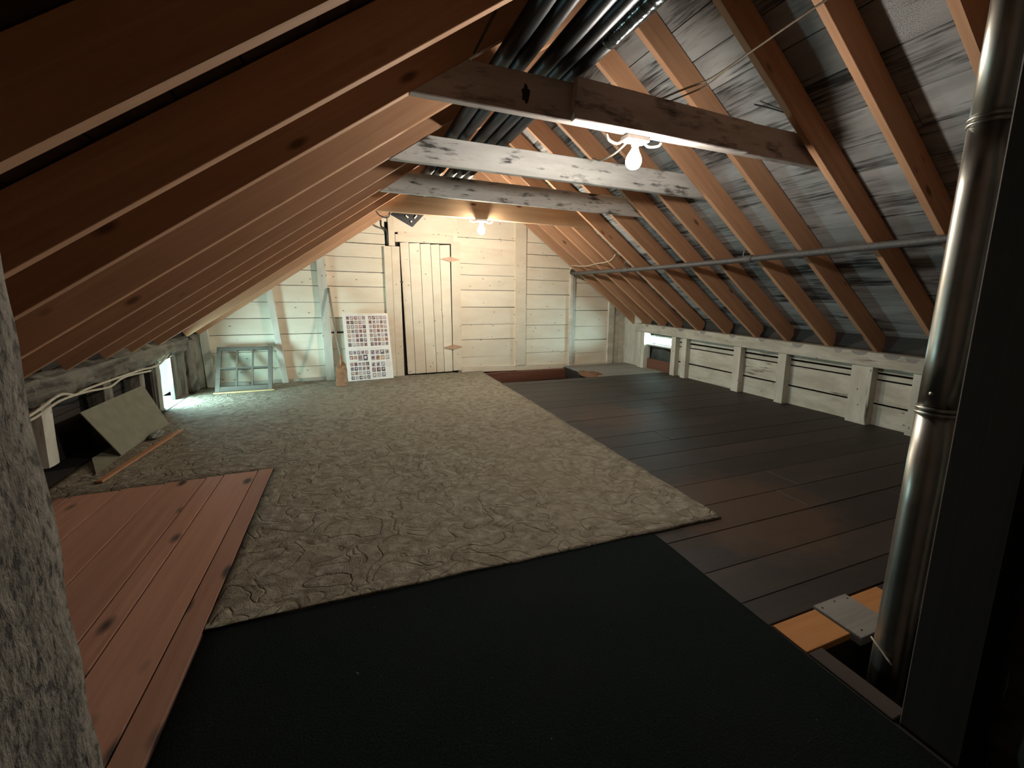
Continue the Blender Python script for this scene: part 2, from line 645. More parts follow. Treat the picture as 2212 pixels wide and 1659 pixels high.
# ------------------------------------------------------------------ floor
fl = struct('floor')
for lo, hi in (((-2.0, YB, -.05), (-.50, 6.7, 0)), ((-.50, YB, -.05), (1.34, 6.7, -.002)), ((1.34, .83, -.06), (4.66, 5.56, -.022)),
               ((1.34, 5.56, -.06), (1.77, 6.7, -.002)), ((1.34, YB, -.06), (4.66, .40, -.022)), ((1.92, .40, -.06), (4.66, .83, -.022)),
               ((3.25, 5.56, -.08), (4.66, 6.8, -.03))):
    box('subfloor', lo, hi, 'under', fl)
box('dark_bottom', (-2.0, YB, -.5), (4.8, 6.9, -.46), 'under', fl)  # near-black sheet added to make the space under the floor dark
for lo, hi in (((1.74, 5.5, -.46), (1.77, 6.6, -.05)), ((3.25, 5.5, -.46), (3.29, 6.7, -.08)), ((1.77, 5.52, -.46), (3.25, 5.56, -.06)),
               ((1.34, .83, -.46), (1.95, .86, -.06)), ((1.92, .4, -.46), (1.95, .83, -.06)), ((1.30, .4, -.46), (1.34, .83, -.05)), ((1.34, .37, -.46), (1.95, .40, -.06))):
    box('joist', lo, hi, 'under', fl)
# dark stained boards to the right, running across the house
yy = .975
for nx in (1.10, 1.30, 1.55, 1.79, 2.05, 2.31, 2.56, 2.81, 3.06, 3.33, 3.58, 3.84, 4.10, 4.36, 4.62, 4.88, 5.12, 5.35, 5.555):
    x1 = 4.505
    if R(0, 1) < .5:
        xm = R(2.2, 3.8)
        box('floorboard', (1.25, yy + .0015, -.022), (xm - .002, nx - .0015, R(-.0015, .001)), 'darkfloor', fl, .002)
        box('floorboard', (xm + .002, yy + .0015, -.022), (x1, nx - .0015, R(-.0015, .001)), 'darkfloor', fl, .002)
    else:
        box('floorboard', (1.25, yy + .0015, -.022), (x1, nx - .0015, R(-.0015, .001)), 'darkfloor', fl, .002)
    yy = nx
for y0, y1 in ((.72, .97), (.47, .715), (.22, .465), (-.05, .215), (-.3, -.055)):
    box('floorboard', (1.93, y0, -.022), (4.505, y1, 0), 'darkfloor', fl, .002)
# reddish knotty boards to the left, running along the house
xs = [-.525, -.612, -.795, -.885, -1.085, -1.29, -1.50, -1.70]
for a, b in zip(xs, xs[1:]):
    ye = 3.235 + (a + b + 1.05) / 2 * .08
    box('pine_floorboard', (b + .0035, -.9, 0), (a - .0035, ye, .014 + R(-.001, .001)), 'redfloor', fl, .0008, axis=1)
# pale boards in the far right corner
for x0, x1, y0, y1 in ((3.30, 4.50, 5.575, 5.83), (3.36, 4.50, 5.84, 6.14), (3.28, 4.50, 6.15, 6.42), (3.28, 4.52, 6.43, 6.68)):
    box('corner_floorboard', (x0, y0, -.03), (x1, y1, -.004 + R(-.002, .002)), 'greyboard', fl, .002)

# ------------------------------------------------------------------ roof: rafters and boards
ce = struct('ceiling')
LEFT_Y = [-.62, -.16, .30, .78, 1.25, 1.745, 2.155, 2.705, 3.15, 3.64, 4.10, 4.56, 5.10, 5.82, 6.30]
RIGHT_Y = [-.52, -.06, .38, .80, 1.23, 1.66, 2.07, 2.60, 3.07, 3.545, 3.96, 4.43, 4.94, 5.38, 5.74, 6.13, 6.5]


def rafter(side, yfar):
    jt = R(-.004, .004)
    if side < 0:
        x0 = -1.62 + R(-.02, .01)
        mw = frame((x0, yfar - RW, CL + SL * x0 + jt), (1, 0, SL), (-SL, 0, 1))      # z axis = -Y
        L = (XR - .004 - x0) / math.cos(tL)
        k = SL
    else:
        x0 = 4.545 + R(-.02, .02)
        mw = frame((x0, yfar, CRT - SR * x0 + jt), (-1, 0, SR), (SR, 0, 1))
        L = (x0 - XR - .004) / math.cos(tR)
        k = SR
    pts = [(0, 0), (L, 0), (L + DEP * k, DEP), (0, DEP)]
    return poly('rafter', mw, pts, RW, 'rafter', ce, .002)


for y in LEFT_Y:
    rafter(-1, y)
for y in RIGHT_Y:
    rafter(1, y)


def sheathing(side):
    th, s = (tL, SL) if side < 0 else (tR, SR)
    x0 = -2.02 if side < 0 else 4.83
    total = abs(XR - x0) / math.cos(th)
    d = V((math.cos(th) * -side, 0, math.sin(th)))
    nrm = V((math.sin(th) * side, 0, math.cos(th)))
    base = V((x0, 0, (CL + SL * x0) if side < 0 else (CRT - SR * x0))) + nrm * (DEP + .013)
    a = 0
    while a < total - .01:
        w = min(R(.19, .26), total - a)
        c = base + d * (a + w / 2) + nrm * R(0, .003)
        cuts = [YB, YF]
        if R(0, 1) < .6:
            cuts = [YB, R(1, 5.5), YF]
        for y0, y1 in zip(cuts, cuts[1:]):
            plank('roof_board', c + V((0, y0 + .002, 0)), c + V((0, y1 - .002, 0)), d, w - .006, .02, 'sheath' if side > 0 else 'sheath_dark', ce)
        a += w
    c0 = base + nrm * .03 - d * .1
    c1 = base + nrm * .03 + d * (total + .30)
    plank('roof_seal', c0 + V((0, (YB + YF) / 2, 0)), c1 + V((0, (YB + YF) / 2, 0)), (0, 1, 0), YF - YB + .3, .03, 'under', ce)  # unseen sheet added over the boards to block daylight leaks, overruns the ridge


sheathing(-1)
sheathing(1)

# ------------------------------------------------------------------ gable wall
wb = struct('wall_back')


def in_roof(pts, drop=0.0):
    # local frame: x measured from 1.5
    pts = clip(pts, -SL, 1, CL + oL + SL * 1.5 - drop)
    pts = clip(pts, SR, 1, CRT + oR - SR * 1.5 - drop)
    return pts


def gpoly(name, x0, z0, x1, z1, off, t, mat, parent=wb, bev=.0015, tilt=(0, 0)):
    """board on the gable; off = how far its face stands in front of the wall plane"""
    pts = [(x0 - 1.5, z0), (x1 - 1.5, z0 + tilt[0]), (x1 - 1.5, z1 + tilt[1]), (x0 - 1.5, z1)]
    pts = in_roof(pts)
    if len(pts) < 3:
        return None
    return poly(name, GM @ Matrix.Translation((0, 0, off)), pts, t, mat, parent, bev)


bk = in_roof([(-3.6, -.5), (3.4, -.5), (3.4, 3.3), (-3.6, 3.3)])
poly('light_seal', GM @ Matrix.Translation((0, 0, -.03)), bk, .05, 'under', wb)  # unseen dark backing added so no daylight passes between the boards


def rows(x0, x1, zs, jit=.004, gap=.003):
    for a, b in zip(zs, zs[1:]):
        t = R(-jit, jit)
        gpoly('wall_board', x0, a + gap, x1, b - gap, R(-.002, .003), .024, 'cream', tilt=(t, t))


rows(-2.0, .47, [-.06, .204, .419, .631, .83, 1.03, 1.109 + .13, 1.43, 1.62, 1.80, 1.93, 2.15, 2.36])
rows(1.45, 2.39, [-.02, .217, .485, .713, .974, 1.223, 1.441, 1.604, 1.822, 1.971, 2.24, 2.42])
rows(2.53, 3.40, [-.03, .239, .465, .687, .943, 1.175, 1.399, 1.595, 1.789, 1.967, 2.24, 2.42])
rows(3.40, 4.20, [-.03, .196, .42, .654, .92, 1.147, 1.371, 1.56, 1.75])
rows(-.6, 4.0, [2.43, 2.62, 2.84, 3.1])
gpoly('wall_board', .60, 1.975, 1.405, 2.42, .006, .026, 'cream')
gpoly('wall_board', .44, 2.1, .53, 2.42, .0, .024, 'cream')
gpoly('wall_board', 1.40, 1.86, 1.47, 2.42, .001, .024, 'cream')
gpoly('board_gap', -.36, .632, -.02, .648, .0045, .004, 'under', tilt=(-.004, .004))
# upright boards in the right corner
for a, b in ((4.24, 4.37), (4.375, 4.47), (4.475, 4.60)):
    gpoly('corner_board', a, -.02, b, 1.3, .012 + R(0, .004), .024, 'white')
# uprights that stand in front of the boards
def lean_stud(x0, x1, z0, z1, w, off, t, mat):
    p0 = V((x0, gy(x0, off), z0))
    p1 = V((x1, gy(x1, off), z1))
    plank('stud', p0, p1, (1, .06, 0), w, t, mat, wb, .003)


lean_stud(-.815, -.915, -.02, 1.26, .072, .035, .07, 'white')
lean_stud(-.295, -.32, -.02, 1.64, .105, .03, .06, 'white')
lean_stud(-1.585, -1.61, -.02, .72, .085, .03, .06, 'white')
lean_stud(-1.70, -1.70, -.02, .66, .10, .02, .04, 'white')
gpoly('stud', 2.368, .05, 2.55, 2.35, .03, .03, 'cream2')
gpoly('stud', 3.345, -.01, 3.395, 1.62, .05, .05, 'white')
gpoly('stud', 3.40, -.01, 3.435, 1.60, .035, .04, 'white')
gpoly('stud', 4.13, -.01, 4.245, 1.10, .04, .04, 'white')
gpoly('jamb', .447, -.01, .541, 1.782, .045, .05, 'cream2')
gpoly('jamb', .544, -.01, .650, 1.785, .04, .045, 'cream2')
gpoly('jamb', .515, 1.79, .597, 2.42, .03, .03, 'cream2')
gpoly('jamb', 1.365, .03, 1.495, 1.90, .028, .028, 'cream2')
gpoly('lintel', .602, 1.845, 1.40, 1.945, .036, .03, 'cream2', tilt=(.02, .025))
gpoly('lintel', .64, 1.948, 1.35, 1.985, .018, .02, 'cream2', tilt=(.02, -.005))
# small patches nailed over the boards right of the door
gpoly('patch_board', 1.50, 1.78, 2.14, 1.86, .012, .012, 'cream2', tilt=(-.03, -.03))
gpoly('patch_board', 2.15, 1.62, 2.365, 1.83, .010, .010, 'cream2')
bb = struct('baseboard_back')
gpoly('base_strip', -1.54, -.03, .45, .055, .03, .025, 'white', bb)
gpoly('base_strip', 1.50, -.01, 2.40, .085, .02, .02, 'cream2', bb, tilt=(-.02, -.035))
gpoly('base_strip', 2.40, -.035, 4.25, .05, .02, .02, 'cream2', bb, tilt=(-.02, -.03))
# sill timber seen through the gap in the floor
rough_bar('sill_timber', (1.70, gy(1.7, .06), -.115), (3.30, gy(3.3, .06), -.125), .10, .17, 'sill', wb, .006, .08, 12, 8)

# door
dr = struct('door_1')
tops = [.660, .779, .930, 1.075, 1.200, 1.352]
bots = [.700, .812, .963, 1.119, 1.232, 1.360]
for i in range(5):
    pts = [(bots[i] + .003 - 1.5, .018), (bots[i + 1] - .003 - 1.5, .022), (tops[i + 1] - .003 - 1.5, 1.850), (tops[i] + .003 - 1.5, 1.838)]
    poly('door_plank', GM @ Matrix.Translation((0, 0, .018 + R(-.002, .002))), pts, .022, 'cream', dr, .002)
for z, c in ((1.650, 1.348), (.388, 1.371)):
    h = poly('strap_hinge', GM @ Matrix.Translation((0, 0, .036)), [(c - .145 - 1.5, z), (c - 1.5, z - .036), (c + .145 - 1.5, z), (c - 1.5, z + .036)], .005, 'hinge', dr)
    plank('hinge_pin', (c, gy(c, .037), z - .037), (c, gy(c, .037), z + .037), (1, 0, 0), .012, .012, 'hinge', h)
plank('latch', (.645, gy(.645, .04), 1.32), (.685, gy(.685, .04), 1.315), (0, 0, 1), .018, .012, 'darkcable', dr)

# ------------------------------------------------------------------ right knee wall
wr = struct('wall_right')
for lo, hi in (((4.60, YB, -.52), (4.66, 5.46, .92)), ((4.60, 6.10, -.52), (4.66, 6.9, .92)), ((4.60, 5.46, -.52), (4.66, 6.10, .405)), ((4.60, 5.46, .535), (4.66, 6.10, .92))):
    box('light_seal', lo, hi, 'leftboard', wr, axis=1)  # dark sheets added behind the knee wall to keep it light-tight
for z0, z1, t in ((-.03, .203, 0), (.210, .428, .012), (.437, .487, .012), (.494, .57, .03)):
    for y0, y1 in ((YB, 5.34),):
        plank('wall_board', (4.512, y0, (z0 + z1) / 2 - .015), (4.512, y1, (z0 + z1) / 2 + t * .6), (0, 0, 1), z1 - z0 - .006, .024, 'white_worn', wr, .002)
for y, w, x in ((5.32, .10, 4.42), (5.092, .10, 4.425), (4.113, .112, 4.42), (3.472, .104, 4.415), (2.615, .19, 4.41), (2.12, .16, 4.425), (1.62, .11, 4.42), (1.1, .11, 4.42), (.5, .11, 4.42), (-.1, .11, 4.42), (-.7, .11, 4.42)):
    box('stud', (x, y - w / 2, -.02), (4.50, y + w / 2, .5225 + .0109 * max(y, 0)), 'white', wr, .003, axis=2)
plank('wall_plate', (4.475, 6.30, .660), (4.475, 2.0, .613), (0, 0, 1), .135, .13, 'white_worn', wr, .006)
plank('wall_plate', (4.475, 1.997, .613), (4.475, YB, .60), (0, 0, 1), .135, .13, 'white', wr, .006)
for y in (6.19, 6.10):
    box('stud', (4.425 + R(0, .02), y - .042, -.02), (4.56, y + .042, .60), 'white', wr, .003, axis=2)
for y0, y1 in ((6.26, 6.42), (6.425, 6.56), (6.565, 6.75)):
    box('corner_board', (4.50, y0, -.02), (4.522, y1, .9), 'white', wr, .002, axis=2)
box('lower_board', (4.50, 5.38, -.03), (4.54, 6.05, .16), 'sill', wr, .004, axis=1)

for y in (5.98, 5.56, 5.17, 4.72, 4.2, 3.76, 3.3, 2.86, 2.66, 2.38, 2.22):
    hw_, hh = R(.035, .08), R(.035, .055)
    zt = .7255 - .0109 * (6.30 - y)
    pts = [(-hw_, 0), (hw_, 0)] + [(hw_ * math.cos(a), -hh * math.sin(a)) for a in (.5, 1.0, 1.57, 2.1, 2.6)]
    poly('unpainted_spot', frame((4.4095, y, zt), (0, -1, 0), (0, 0, 1)), pts, .002, 'greyboard', wr)

# window in the right knee wall
w2 = struct('window_2')
box('window_sill', (4.50, 5.40, .375), (4.66, 6.06, .398), 'white', w2, .003, axis=1)
box('window_frame', (4.58, 5.46, .398), (4.61, 5.49, .545), 'white', w2, axis=2)
box('window_frame', (4.58, 6.07, .398), (4.61, 6.10, .545), 'white', w2, axis=2)
box('window_frame', (4.58, 5.46, .520), (4.61, 6.10, .545), 'white', w2, axis=1)
box('pane', (4.595, 5.49, .398), (4.599, 6.07, .520), 'glass', w2, axis=1)

# ------------------------------------------------------------------ left knee wall
wl = struct('wall_left')
for lo, hi in (((-1.98, YB, -.52), (-1.93, 5.26, .85)), ((-1.98, 6.60, -.52), (-1.93, 6.9, .85)), ((-1.98, 5.26, -.52), (-1.80, 6.60, .0)), ((-1.98, 5.26, .475), (-1.80, 6.60, .85)),
               ((-1.98, 5.24, -.05), (-1.78, 5.27, .85)), ((-1.98, 6.60, -.05), (-1.80, 6.63, .85)), ((-1.80, 5.83, -.05), (-1.785, 6.63, .6))):
    box('light_seal', lo, hi, 'leftboard', wl, axis=1)  # dark sheets and end blocks added to stop daylight leaking around the window
for z0, z1 in ((0, .15), (.155, .30), (.305, .46)):
    box('wall_board', (-1.90, YB, z0), (-1.875, 5.30, z1), 'leftboard', wl, .003, axis=1)
rough_bar('wall_plate', (-1.80, YB, .535), (-1.80, 6.5, .555), .17, .17, 'log', wl, .03, .05, 12, 3.0)
for y, w, mt in ((5.32, .10, 'log'), (4.95, .09, 'log'), (4.35, .15, 'log'), (3.61, .115, 'white'), (2.95, .11, 'log'), (2.3, .11, 'log'), (1.6, .11, 'log'), (.9, .11, 'log')):
    rough_bar('stud', (-1.80, y, .0 if y != 3.61 else .07), (-1.79, y, .48), .11 if mt == 'log' else .09, w, mt, wl, .008 if mt == 'log' else .003, .05, 12, 8)
rough_bar('stud', (-1.80, 6.05, -.02), (-1.79, 6.03, .50), .12, .10, 'log', wl, .012, .05, 12, 4)
rough_bar('stud', (-1.76, 6.26, -.02), (-1.77, 6.24, .60), .15, .13, 'log', wl, .02, .05, 12, 3)
for y in LEFT_Y[4:]:
    pass
w1 = struct('window_1')
box('window_frame', (-1.80, 5.26, .0), (-1.765, 5.368, .475), 'log', w1, .002, axis=2)
box('window_frame', (-1.80, 5.745, .0), (-1.765, 5.83, .475), 'log', w1, .002, axis=2)
box('window_frame', (-1.80, 5.83, .0), (-1.780, 6.02, .475), 'log', w1, .002, axis=2)
box('window_frame', (-1.80, 5.368, .458), (-1.77, 5.745, .48), 'log', w1, .002, axis=1)
box('window_sill', (-1.95, 5.26, -.02), (-1.70, 6.0, .010), 'greyboard', w1, .002, axis=1)
box('pane', (-1.786, 5.368, .010), (-1.784, 5.745, .458), 'glass', w1, axis=1)

# unseen wall added behind the viewer to keep that end dark
wf = struct('wall_front')
pts = clip(clip([(-2.1, -.5), (4.8, -.5), (4.8, 3.3), (-2.1, 3.3)], -SL, 1, CL + oL), SR, 1, CRT + oR)
poly('wall_board', frame((0, YB, 0), (1, 0, 0), (0, 0, 1)), pts, .05, 'leftboard', wf)

# ------------------------------------------------------------------ collar beams
BZ, BT = 1.995, 2.168


def beam(name, label, y0, t, x1, mat, z0=BZ, z1=BT, xl=None):
    xl0 = (z0 - CL) / SL if xl is None else xl
    xl1 = (z1 - CL) / SL if xl is None else xl
    mw = frame((0, y0, 0), (1, 0, 0), (0, 0, 1))
    if x1 is None:
        a, b = (CRT + oR - z0) / SR - .015, (CRT + oR - z1) / SR - .015
    else:
        a = b = x1
    return poly(name, mw, [(xl0, z0), (a, z0), (b, z1), (xl1, z1)], t, mat, None, .004)


b1 = thing('collar_beam', (1.5, 2.1, BZ), 'nearest ceiling beam, two grey-brown planks side by side with the lit bulb under it', 'beam')
place(beam('back_plank', '', 2.10, .05, None, 'beam_grey'), PW['back_plank'], b1)
sis = poly('front_plank', frame((0, 2.05, 0), (1, 0, 0), (0, 0, 1)), [(1.03, BZ - .005), (2.15, BZ - .01), (2.165, BT - .02), (1.04, BT + .01)], .047, 'beam_grey', b1, .004)
poly('burnt_knot', frame((.80, 2.0995, 2.075), (1, 0, 0), (0, 0, 1)), [(.021 * k * math.cos(a), .040 * k * math.sin(a)) for a, k in ((0, .9), (.45, 1.1), (.9, .75), (1.35, 1.0), (1.8, 1.15), (2.3, .8), (2.8, 1.1), (3.3, .85), (3.8, 1.1), (4.3, .8), (4.8, 1.1), (5.3, .95), (5.8, .8))], .002, 'under', b1)
b2 = tag(beam('collar_beam', '', 3.13, .05, None, 'white_beam'), 'whitewashed speckled beam just behind the nearest bulb', 'beam', 'collar beams across the attic')
b3 = tag(beam('collar_beam', '', 4.105, .05, None, 'white_beam'), 'third beam back, whitewashed with dark mottled stains at its left end', 'beam', 'collar beams across the attic')
b4 = tag(beam('collar_beam', '', 5.105, .045, None, 'tan_beam', 2.0, 2.185), 'farthest plain tan wooden beam, carrying the bulb nearest the gable wall', 'beam', 'collar beams across the attic')
b1['group'] = 'collar beams across the attic'


# ------------------------------------------------------------------ bulbs
def bulb(label, x, y, z, emat, tilt, boxw):
    t = thing('ceiling_light', (x, y, z), label, 'light bulb', 'bare bulbs under the beams')
    box('mounting_box', (x - boxw / 2, y - .03, z - .028), (x + boxw / 2, y + .045, z - .001), 'box', t, .004)
    tl = Matrix.Translation((x, y, z - .026)) @ Matrix.Rotation(tilt, 4, 'Y')
    lathe('socket', [(.022, 0), (.024, -.006), (.021, -.022), (.017, -.026)], tl, 'box', t, 16)
    lathe('bulb', [(.013, -.026), (.016, -.034), (.024, -.052), (.033, -.068), (.040, -.085), (.042, -.100), (.040, -.114), (.033, -.127), (.022, -.136), (.008, -.140)], tl, emat, t, 20)
    return t


l1 = bulb('lit bare bulb hanging under the nearest beam', 1.437, 2.135, BZ, 'bulb1', math.radians(5), .14)
l2 = bulb('lit bare bulb under the farthest beam, in front of the gable wall', 1.415, 5.10, 2.0, 'bulb2', 0, .12)
tube('cable', [(1.375, 2.16, 1.975), (1.34, 2.165, 1.955), (1.29, 2.165, 1.965), (1.27, 2.16, 1.99)], .007, 'cable', l1)
tube('cable', [(1.50, 2.16, 1.985), (1.54, 2.165, 1.965), (1.60, 2.16, 1.975), (1.615, 2.155, 1.99)], .007, 'cable', l1)
tube('cable', [(1.42, 2.17, 1.985), (1.50, 2.45, 2.0), (1.62, 2.82, 2.07), (1.74, 3.125, 2.176), (1.76, 3.16, 2.178)], .006, 'cable', l1)
tube('cable', [(1.37, 5.13, 1.98), (1.33, 5.14, 1.965), (1.28, 5.12, 1.99)], .007, 'cable', l2)
tube('cable', [(1.47, 5.13, 1.98), (1.52, 5.14, 1.965), (1.56, 5.12, 1.99)], .007, 'cable', l2)

# ------------------------------------------------------------------ black insulated pipes on the beams
px = [(.725, .69, .040, 'first of the black insulated pipes from the left slope'), (.805, .765, .037, 'second black insulated pipe from the left slope'),
      (.925, .88, .038, 'middle one of the five black insulated pipes overhead'), (1.00, .955, .036, 'black insulated pipe just left of the taped one'),
      (1.085, 1.03, .038, 'rightmost black insulated pipe, wrapped near the viewer in shiny tape')]
for i, (xa, xb, rr, lb) in enumerate(px):
    pa, pb = V((xa, -.9, BT + rr + .03 + R(0, .008))), V((xb, 5.55, BT + rr + .012))
    t = thing('insulated_pipe', pa, lb, 'pipe', 'black insulated pipes overhead')
    pts = [pa.lerp(pb, k / 8) + V((R(-.004, .004), 0, R(-.004, .004))) for k in range(9)]
    tube('insulation_sleeve', pts, rr, 'foam', t, 16, 4)
    if i == 4:
        mid = pa.lerp(pb, .42)
        d = (pb - pa).normalized()
        N = 40
        pp = [mid - d * .62 + d * .62 * q / N for q in range(N + 1)]
        tube('tape_wrap', pp, rr, 'tape', t, 20, 1, [rr + .006 + .004 * mnoise.noise(V((q * .8, 3, 1))) for q in range(N + 1)])

# ------------------------------------------------------------------ conduit and cables on the right slope
cd = thing('conduit', (3.30, 1.3, 1.51), 'long thin grey conduit strapped under the right rafters', 'pipe')
cp = [(3.30, 1.3, 1.535), (3.31, 2.6, 1.515), (3.32, 4.2, 1.50), (3.31, 5.6, 1.505), (3.30, 6.52, 1.515)]
tube('tube', cp, .026, 'conduit', cd, 10, 4)
tube('elbow', [(3.30, 6.50, 1.515), (3.30, 6.55, 1.525), (3.325, 6.575, 1.57)], .026, 'darkcable', cd, 10, 4)
for y, z, x in ((5.0, 1.503, 3.317), (3.05, 1.51, 3.313)):
    lathe('coupling', [(.028, -.045), (.033, -.04), (.033, .04), (.028, .045)], Matrix.Translation((x, y, z)) @ Matrix.Rotation(math.pi / 2, 4, 'X'), 'conduit', cd, 14)
    plank('strap', (x, y + .07, z + .02), (x + .02, y + .07, z + .12), (0, 1, 0), .012, .003, 'conduit', cd)
lc = thing('loose_cable', (3.25, 4.9, 1.6), 'thin pale cable sagging along the right rafters above the conduit', 'cable')
tube('cable_run', [(3.22, 6.4, 1.63), (3.25, 6.0, 1.60), (3.25, 5.7, 1.615), (3.24, 5.3, 1.63), (3.16, 5.03, 1.69)], .006, 'cable', lc)
wc = thing('slack_cable', (1.9, 2.1, BT), 'slack white cable running from the nearest beam up the right slope', 'cable')
tube('cable_run', [(1.545, 2.12, BT + .012), (1.63, 2.02, 2.21), (1.72, 1.92, 2.24), (1.84, 1.80, 2.33), (1.98, 1.64, 2.44), (2.06, 1.55, 2.50)], .005, 'cable', wc)
tube('cable_run', [(1.60, 2.12, BT + .01), (1.66, 2.03, 2.195), (1.72, 1.95, 2.22), (1.79, 1.86, 2.285)], .004, 'cable', wc)
hw = tag(tube('hanging_wire', [(.66, 1.55, 2.42), (.63, 1.75, 2.33), (.585, 1.95, 2.25), (.555, 2.09, 2.19)], .006, 'darkcable'), 'dark wire hanging down to the left end of the nearest beam', 'wire')
bw = tag(tube('black_wire', [(2.42, 2.30, 2.37), (2.50, 2.25, 2.345), (2.60, 2.16, 2.29), (2.62, 2.11, 2.26)], .005, 'blackplastic'), 'short black wire curving over the whitewashed roof boards', 'wire')
# cable loop, slotted strip and drop tube near the gable
tube_o = tag(tube('black_tube', [(.415, 6.30, 2.08), (.43, 6.42, 2.02), (.495, gy(.495, .04), 1.98), (.50, gy(.5, .02), 1.80)], .012, 'blackplastic'), 'thin black tube running down the gable wall left of the door', 'tube')
lp = thing('cable_loop', (.38, 5.30, 2.0), 'dark and white cable loop drooping behind the left end of the farthest beam', 'cable')
tube('loop', [(.302, 5.3, 2.04), (.335, 5.3, 1.99), (.40, 5.3, 1.965), (.44, 5.3, 1.985), (.455, 5.3, 2.05)], .006, 'darkcable', lp)
tube('loop', [(.36, 5.31, 1.985), (.40, 5.31, 1.98), (.435, 5.31, 2.0), (.447, 5.31, 2.04)], .004, 'cable', lp)
sp = thing('slotted_strip', (.66, 5.35, 2.0), 'black slotted plastic strip hanging behind the farthest beam above the door', 'strip')
poly('strip', frame((.0, 5.33, 0), (1, .12, 0), (0, 0, 1)), [(.455, 2.02), (.69, 1.905), (.705, 1.905), (.84, 2.05), (.60, 2.10)], .006, 'blackplastic', sp, .002)
for x0, z0, an, ln in ((.735, 2.015, 50, .045), (.685, 1.962, 50, .018), (.64, 2.01, -40, .035)):
    d = V((math.cos(math.radians(an)), 0, math.sin(math.radians(an)))) * ln / 2
    plank('slot', V((x0, 5.326 + .12 * x0 - .005, z0)) - d, V((x0, 5.326 + .12 * x0 - .005, z0)) + d, (-d.z, 0, d.x), .014, .003, 'cream', sp, .001)


# ------------------------------------------------------------------ carpets
def carpet(name, rects, step, z, amp, mat, fix):
    bm = bmesh.new()
    grid = {}

    def vert(x, y):
        k = (round(x, 3), round(y, 3))
        if k not in grid:
            fx, fy = fix(x, y)
            h = z + amp * (mnoise.noise(V((x * 2.2, y * 4, 1))) + .6 * mnoise.noise(V((x * 7, y * 11, 5))))
            grid[k] = bm.verts.new((fx, fy, max(h, z * .6)))
        return grid[k]
    for x0, x1, y0, y1 in rects:
        nx, ny = round((x1 - x0) / step), round((y1 - y0) / step)
        for i in range(nx):
            for j in range(ny):
                a, b, c, d = x0 + i * step, x0 + (i + 1) * step, y0 + j * step, y0 + (j + 1) * step
                bm.faces.new([vert(a, c), vert(b, c), vert(b, d), vert(a, d)])
    be = [e for e in bm.edges if e.is_boundary]
    ex = bmesh.ops.extrude_edge_only(bm, edges=be)
    for v in ex['geom']:
        if isinstance(v, bmesh.types.BMVert):
            v.co.z = .0005
    bmesh.ops.recalc_face_normals(bm, faces=bm.faces)
    me = bpy.data.meshes.new(name)
    bm.to_mesh(me)
    bm.free()
    for p in me.polygons:
        p.use_smooth = True
    return place(link(name, me, mat), Matrix.Identity(4))


def fix_c(x, y):
    if abs(x - 1.76) < .002:
        x += .015 * max(0, min(1, (y - 1.64) / 3)) + .006 * mnoise.noise(V((y * 3, 0, 0)))
    if abs(y - 1.64) < .002:
        y += .045 * (1.76 - x) / 2.28 + .007 * mnoise.noise(V((x * 4, 2, 0)))
    if y > 6.46:
        y = gy(x, .085) - (.0 if x < 1.4 else .03)
    if x < -.5 and abs(y - 3.24) < .003:
        y += .012 * mnoise.noise(V((x * 5, 2, 0))) + (x + .52) * .08
    if abs(x + .52) < .003:
        x -= .004
    return x, y


cp = carpet('carpet', [(-.52, 1.76, 1.64, 3.24), (-.52, 1.76, 3.24, 6.48), (-1.68, -.52, 3.24, 6.48)], .04, .014, .005, 'carpet', fix_c)
tag(cp, 'large worn tan sculpted carpet covering the middle of the floor', 'carpet')


def fix_r(x, y):
    if abs(x - 1.32) < .003:
        x += .008 * mnoise.noise(V((y * 3, 7, 0)))
    return x, y


rg = carpet('rug', [(-.52, 1.32, .88, 1.76), (-.36, 1.32, -.80, .88)], .08, .006, .001, 'rug', fix_r)
tag(rg, 'dark teal flat rug in the foreground, below the tan carpet', 'rug')

# ------------------------------------------------------------------ left foreground: stucco chimney
def rough_block(name, lo, hi, step, amp, mat, label, cat, seed=0, freq=9):
    bm = bmesh.new()
    bmesh.ops.create_cube(bm, size=1)
    d = V(hi) - V(lo)
    c = (V(hi) + V(lo)) / 2
    for v in bm.verts:
        v.co = V((v.co.x * d.x, v.co.y * d.y, v.co.z * d.z))
    for ax in range(3):
        n = int(d[ax] / step)
        for k in range(1, n):
            p = V((0, 0, 0))
            p[ax] = -d[ax] / 2 + d[ax] * k / n
            nn = V((0, 0, 0))
            nn[ax] = 1
            bmesh.ops.bisect_plane(bm, geom=bm.verts[:] + bm.edges[:] + bm.faces[:], plane_co=p, plane_no=nn)
    for v in bm.verts:
        q = v.co * freq + V((seed, 0, 0))
        v.co += V((mnoise.noise(q), mnoise.noise(q + V((50, 0, 0))), 0)) * amp
        if name == 'chimney':
            v.co.z = min(v.co.z, CL + SL * (v.co.x + c.x) - .02 - c.z)
    me = bpy.data.meshes.new(name)
    bm.to_mesh(me)
    bm.free()
    for p in me.polygons:
        p.use_smooth = True
    o = place(link(name, me, mat), Matrix.Translation(c))
    return tag(o, label, cat)


rough_block('chimney', (-.80, .22, 0), (-.432, .86, 1.62), .03, .005, 'stucco', 'speckled pale stucco chimney at the left edge of the view', 'chimney', 3)

# ------------------------------------------------------------------ right foreground: flue, post, stone
A = V((1.525, .70, -.30))
B = V((1.60, .70, 2.75))
fp = thing('flue_pipe', (1.53, .70, 0), 'shiny galvanised metal flue pipe rising through the floor on the right', 'pipe')
ax = (B - A).normalized()


def flue_mat(z):
    p = A + ax * ((z - A.z) / ax.z)
    return frame(p, V((1, 0, -ax.x)), V((0, 1, 0)))


